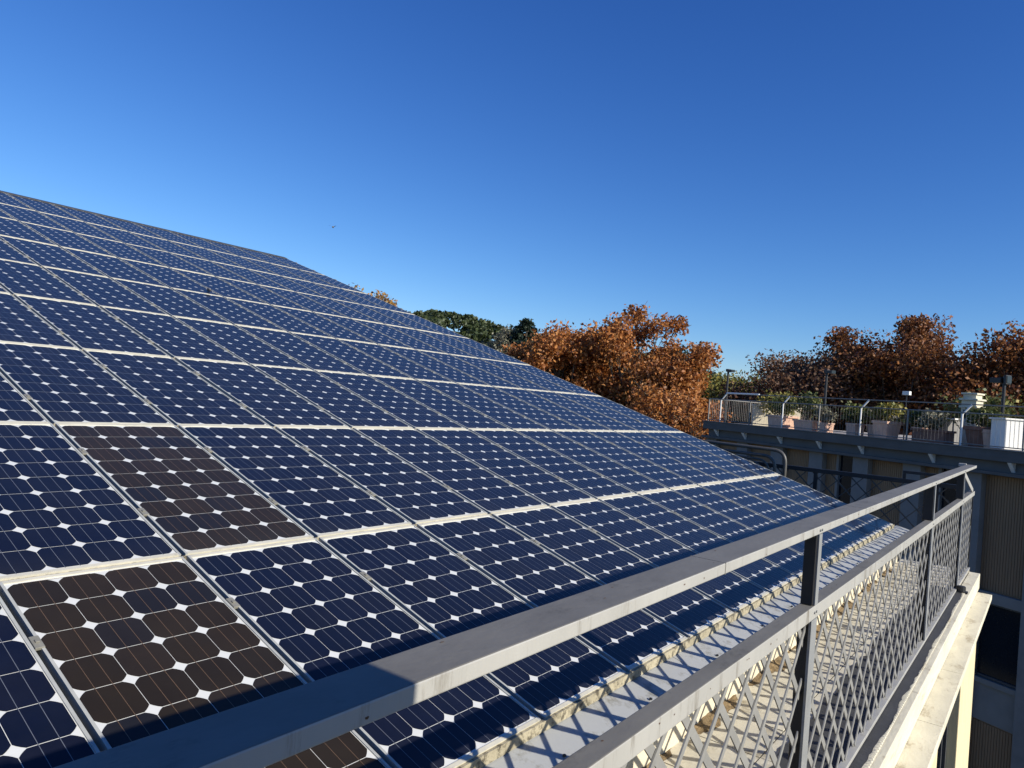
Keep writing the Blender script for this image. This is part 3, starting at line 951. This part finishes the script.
# ---------------------------------------------------------------- railing beside the roof
RX = .608
RA = empty('railing', (0, 0, 0), 0, 'grey painted handrail and lattice railing running along the solar roof', 'railing')
RY0, RY1 = -2.6, 7.4
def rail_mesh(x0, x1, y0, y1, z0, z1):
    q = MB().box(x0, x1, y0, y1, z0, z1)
    q.mi[1] = 1                                   # upward face takes the paint darkened for its weaker sunlight
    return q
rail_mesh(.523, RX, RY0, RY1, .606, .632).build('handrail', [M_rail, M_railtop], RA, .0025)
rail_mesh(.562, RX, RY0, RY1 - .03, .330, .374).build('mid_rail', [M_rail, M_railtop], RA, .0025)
MB().box(.577, RX, RY0, RY1, FZ + .012, FZ + .030).build('bottom_rail', M_rail, RA, .002)
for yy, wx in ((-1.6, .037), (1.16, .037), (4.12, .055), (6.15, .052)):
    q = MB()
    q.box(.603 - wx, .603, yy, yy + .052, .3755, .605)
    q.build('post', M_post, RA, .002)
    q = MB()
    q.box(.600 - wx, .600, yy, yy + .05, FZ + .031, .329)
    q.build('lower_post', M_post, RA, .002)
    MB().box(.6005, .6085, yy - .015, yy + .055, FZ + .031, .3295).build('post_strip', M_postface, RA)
    MB().box(.6035, .6085, yy + .012, yy + .05, .3755, .605).build('post_edge', M_postface, RA)  # sunlit side of the post drawn as its own lighter strip
for yy in (-1.1, .32, 1.9, 2.75, 5.1):
    q = MB().box(.5224, .6086, yy, yy + .0035, .6054, .6326)
    q.build('weld_seam', M_railtop, RA)
for yy in (1.16, 4.12, 6.15):
    q = MB()
    for zz in (.352, .618):
        for dy in (.014, .038):
            q.tube([(.6075, yy + dy, zz), (.6115, yy + dy, zz)], .0042, 8)
    q.build('bolt', M_postface, RA)
q = MB()
rdc = random.Random(12)
for k in range(70):
    yy = rdc.uniform(-.8, 5.5)
    a, b_ = rdc.uniform(.0015, .005), rdc.uniform(.0012, .003)
    top = rdc.random() < .5
    zc = (.632, .374)[k % 2]
    n = rdc.randint(5, 8)
    pts = []
    for i in range(n):
        an = 2 * PI * i / n
        r1, r2 = a * rdc.uniform(.6, 1.3), b_ * rdc.uniform(.6, 1.3)
        pts.append((r1 * math.cos(an), r2 * math.sin(an)))
    if top:
        xx = rdc.uniform(.535, .602) if k % 2 == 0 else rdc.uniform(.567, .602)
        q.add([(xx + v, yy + u, zc + .0006) for u, v in pts], [tuple(reversed(range(n)))])
    else:
        zz = zc - rdc.uniform(.005, .02)
        q.add([(RX + .0006, yy + u, zz + v) for u, v in pts], [tuple(range(n))])
q.build('paint_chips', mat('rusty_chip', (0.10, 0.055, 0.03), 0.9, 0.4, 60), RA)
# lattice, one mesh per bay
def lattice(y0, y1, z0, z1, xw, pitch, slope, w, th):
    q = MB()
    H = z1 - z0
    run = H * slope
    n = int((y1 - y0 + 2 * run) / pitch) + 2
    for sgn, xo, wd in ((1, xw, w), (-1, xw - th - .001, w * 1.45)):
        for k in range(-n, n):
            ya = y0 + k * pitch
            # strand from (ya, z0) to (ya + sgn*run, z1) clipped to the bay
            t0, t1 = 0.0, 1.0
            yb = ya + sgn * run
            d_ = yb - ya
            lo, hi = (y0 - ya) / d_, (y1 - ya) / d_
            if lo > hi: lo, hi = hi, lo
            t0, t1 = max(t0, lo), min(t1, hi)
            if t1 - t0 < .02: continue
            a = (xo, ya + d_ * t0, z0 + H * t0)
            b = (xo, ya + d_ * t1, z0 + H * t1)
            q.bar(a, b, wd, th, (1, 0, 0))
    return q
bays = [(-2.6, -1.62), (-1.55, 1.15), (1.218, 4.11), (4.18, 6.14), (6.21, 7.36)]
for y0, y1 in bays:
    lattice(y0, y1, FZ + .031, .329, .590, .178, 1.05, .0165, .004).build('lattice_panel', M_lattice, RA)
MB().box(.585, .598, 7.362, 7.385, FZ + .031, .329).build('end_stile', M_post, RA)
MB().bar((.595, 6.25, .600), (.595, 7.30, .378), .045, .006, (1, 0, 0)).build('end_brace', M_rail, RA)
MB().box(.455, .522, RY1 - .06, RY1, .608, .640).build('handrail_return', M_rail, RA, .004)

# railing across the far end of the roof
FR = empty('cross_railing', (0, 7.42, 0), 0, 'dark lattice railing crossing the far end of the solar roof', 'railing')
MB().box(-5.5, .52, -.02, .02, .365, .412).build('top_rail', M_post, FR, .003)
q = MB()
q2 = lattice(-5.4, .52, FZ + .031, .364, 0, .20, 1.0, .010, .004)
q2.v = [(y_, -x_, z_) for x_, y_, z_ in q2.v]
q2.build('lattice_panel', M_crosslat, FR)
for xx in (-4.2, -2.4, -.95, .25):
    MB().box(xx, xx + .04, -.018, .018, FZ, .364).build('post', M_post, FR)
MB().box(-.05, .50, -.015, .015, .47, .50).box(-.05, -.02, -.015, .015, .413, .469).build('extra_rail', M_post, FR)
tag(MB().box(-6, .60, 6.75, 7.3, FZ - .3, FZ - .022).build('end_walkway_floor', M_chan), kind='structure')

# conduits rising past the roof edge
def bend(p0, corner, p1, rad, n=7):
    p0, c, p1 = Vector(p0), Vector(corner), Vector(p1)
    d0, d1 = (p0 - c).normalized(), (p1 - c).normalized()
    pts = [p0]
    for k in range(n + 1):
        t = k / n
        a, b = c + d0 * rad, c + d1 * rad
        pts.append(a * (1 - t) ** 2 + c * 2 * t * (1 - t) + b * t * t)
    pts.append(p1)
    return pts
for (x1, zt, r_, lab) in ((-1.16, .590, .020, 'outermost grey conduit bending down behind the far roof corner'), (-1.27, .515, .018, 'middle grey conduit nested inside the outermost one at the roof corner'), (-1.34, .468, .013, 'thin grey conduit between the middle and innermost ones at the roof corner'), (-1.42, .435, .014, 'innermost grey conduit nearest to the solar panels at the roof corner')):
    pts = bend((-4.6, 7.0, zt + .05), (x1, 7.0, zt), (x1, 7.0, -.45), .14)
    o = MB().tube(pts, r_, 10).build('conduit_pipe', M_pipe, smooth=True)
    tag(o, lab, 'pipe', 'conduits at the roof corner')

# unseen wing wall, added and sized to shade the near end of the railing
WG = empty('shade_wing', (0, 0, 0), 0, 'unseen rendered wing added to shade the near end of the railing', 'building')
MB().box(1.65, 6.0, -5.0, -.70, GZ, 1.13).build('wall', M_plastered, WG)
MB().box(1.60, 6.1, -5.1, -.68, 1.131, 1.17).build('coping', M_stone, WG, .004)

# ---------------------------------------------------------------- birds
def bird(name, loc, rot, label, sc, flying):
    o = empty(name, loc, rot, label, 'bird')
    q = MB()
    prof = [(0.004, -.16), (.030, -.12), (.055, -.04), (.060, .03), (.040, .09), (.034, .13), (.012, .165), (.003, .185)]
    q.lathe(prof, 12)
    q.v = [(x * sc, z * sc, (y_ + (.06 if not flying else 0) + (.25 * max(0, z) if not flying else 0)) * sc) for x, y_, z in q.v]
    q.build('body', M_bird, o, smooth=True)
    w = MB()
    for s_ in (-1, 1):
        if flying:
            w.add([(s_ * .03 * sc, .08 * sc, .02 * sc), (s_ * .18 * sc, .06 * sc, .10 * sc), (s_ * .34 * sc, -.03 * sc, .06 * sc), (s_ * .17 * sc, -.05 * sc, .085 * sc), (s_ * .03 * sc, -.07 * sc, .015 * sc)], [(0, 1, 3, 4), (1, 2, 3)])
        else:
            w.add([(s_ * .058 * sc, .06 * sc, .09 * sc), (s_ * .068 * sc, -.02 * sc, .075 * sc), (s_ * .03 * sc, -.2 * sc, .05 * sc), (s_ * .045 * sc, -.05 * sc, .11 * sc)], [(0, 1, 2, 3)])
    w.build('wings', M_bird, o)
bx, by = polar(-51.64, 40)
bird('flying_bird', (bx, by, CAM.z + 40 * math.tan(R(11.64))), .6, 'tiny dark bird flying in the blue sky above the solar roof', .8, True)
bp_ = rp(4.82 * PU, 5.093 * PV, 0.0)
bird('perched_bird', bp_, 1.2, 'tiny grey bird perched on a panel joint high on the solar roof', .36, False)
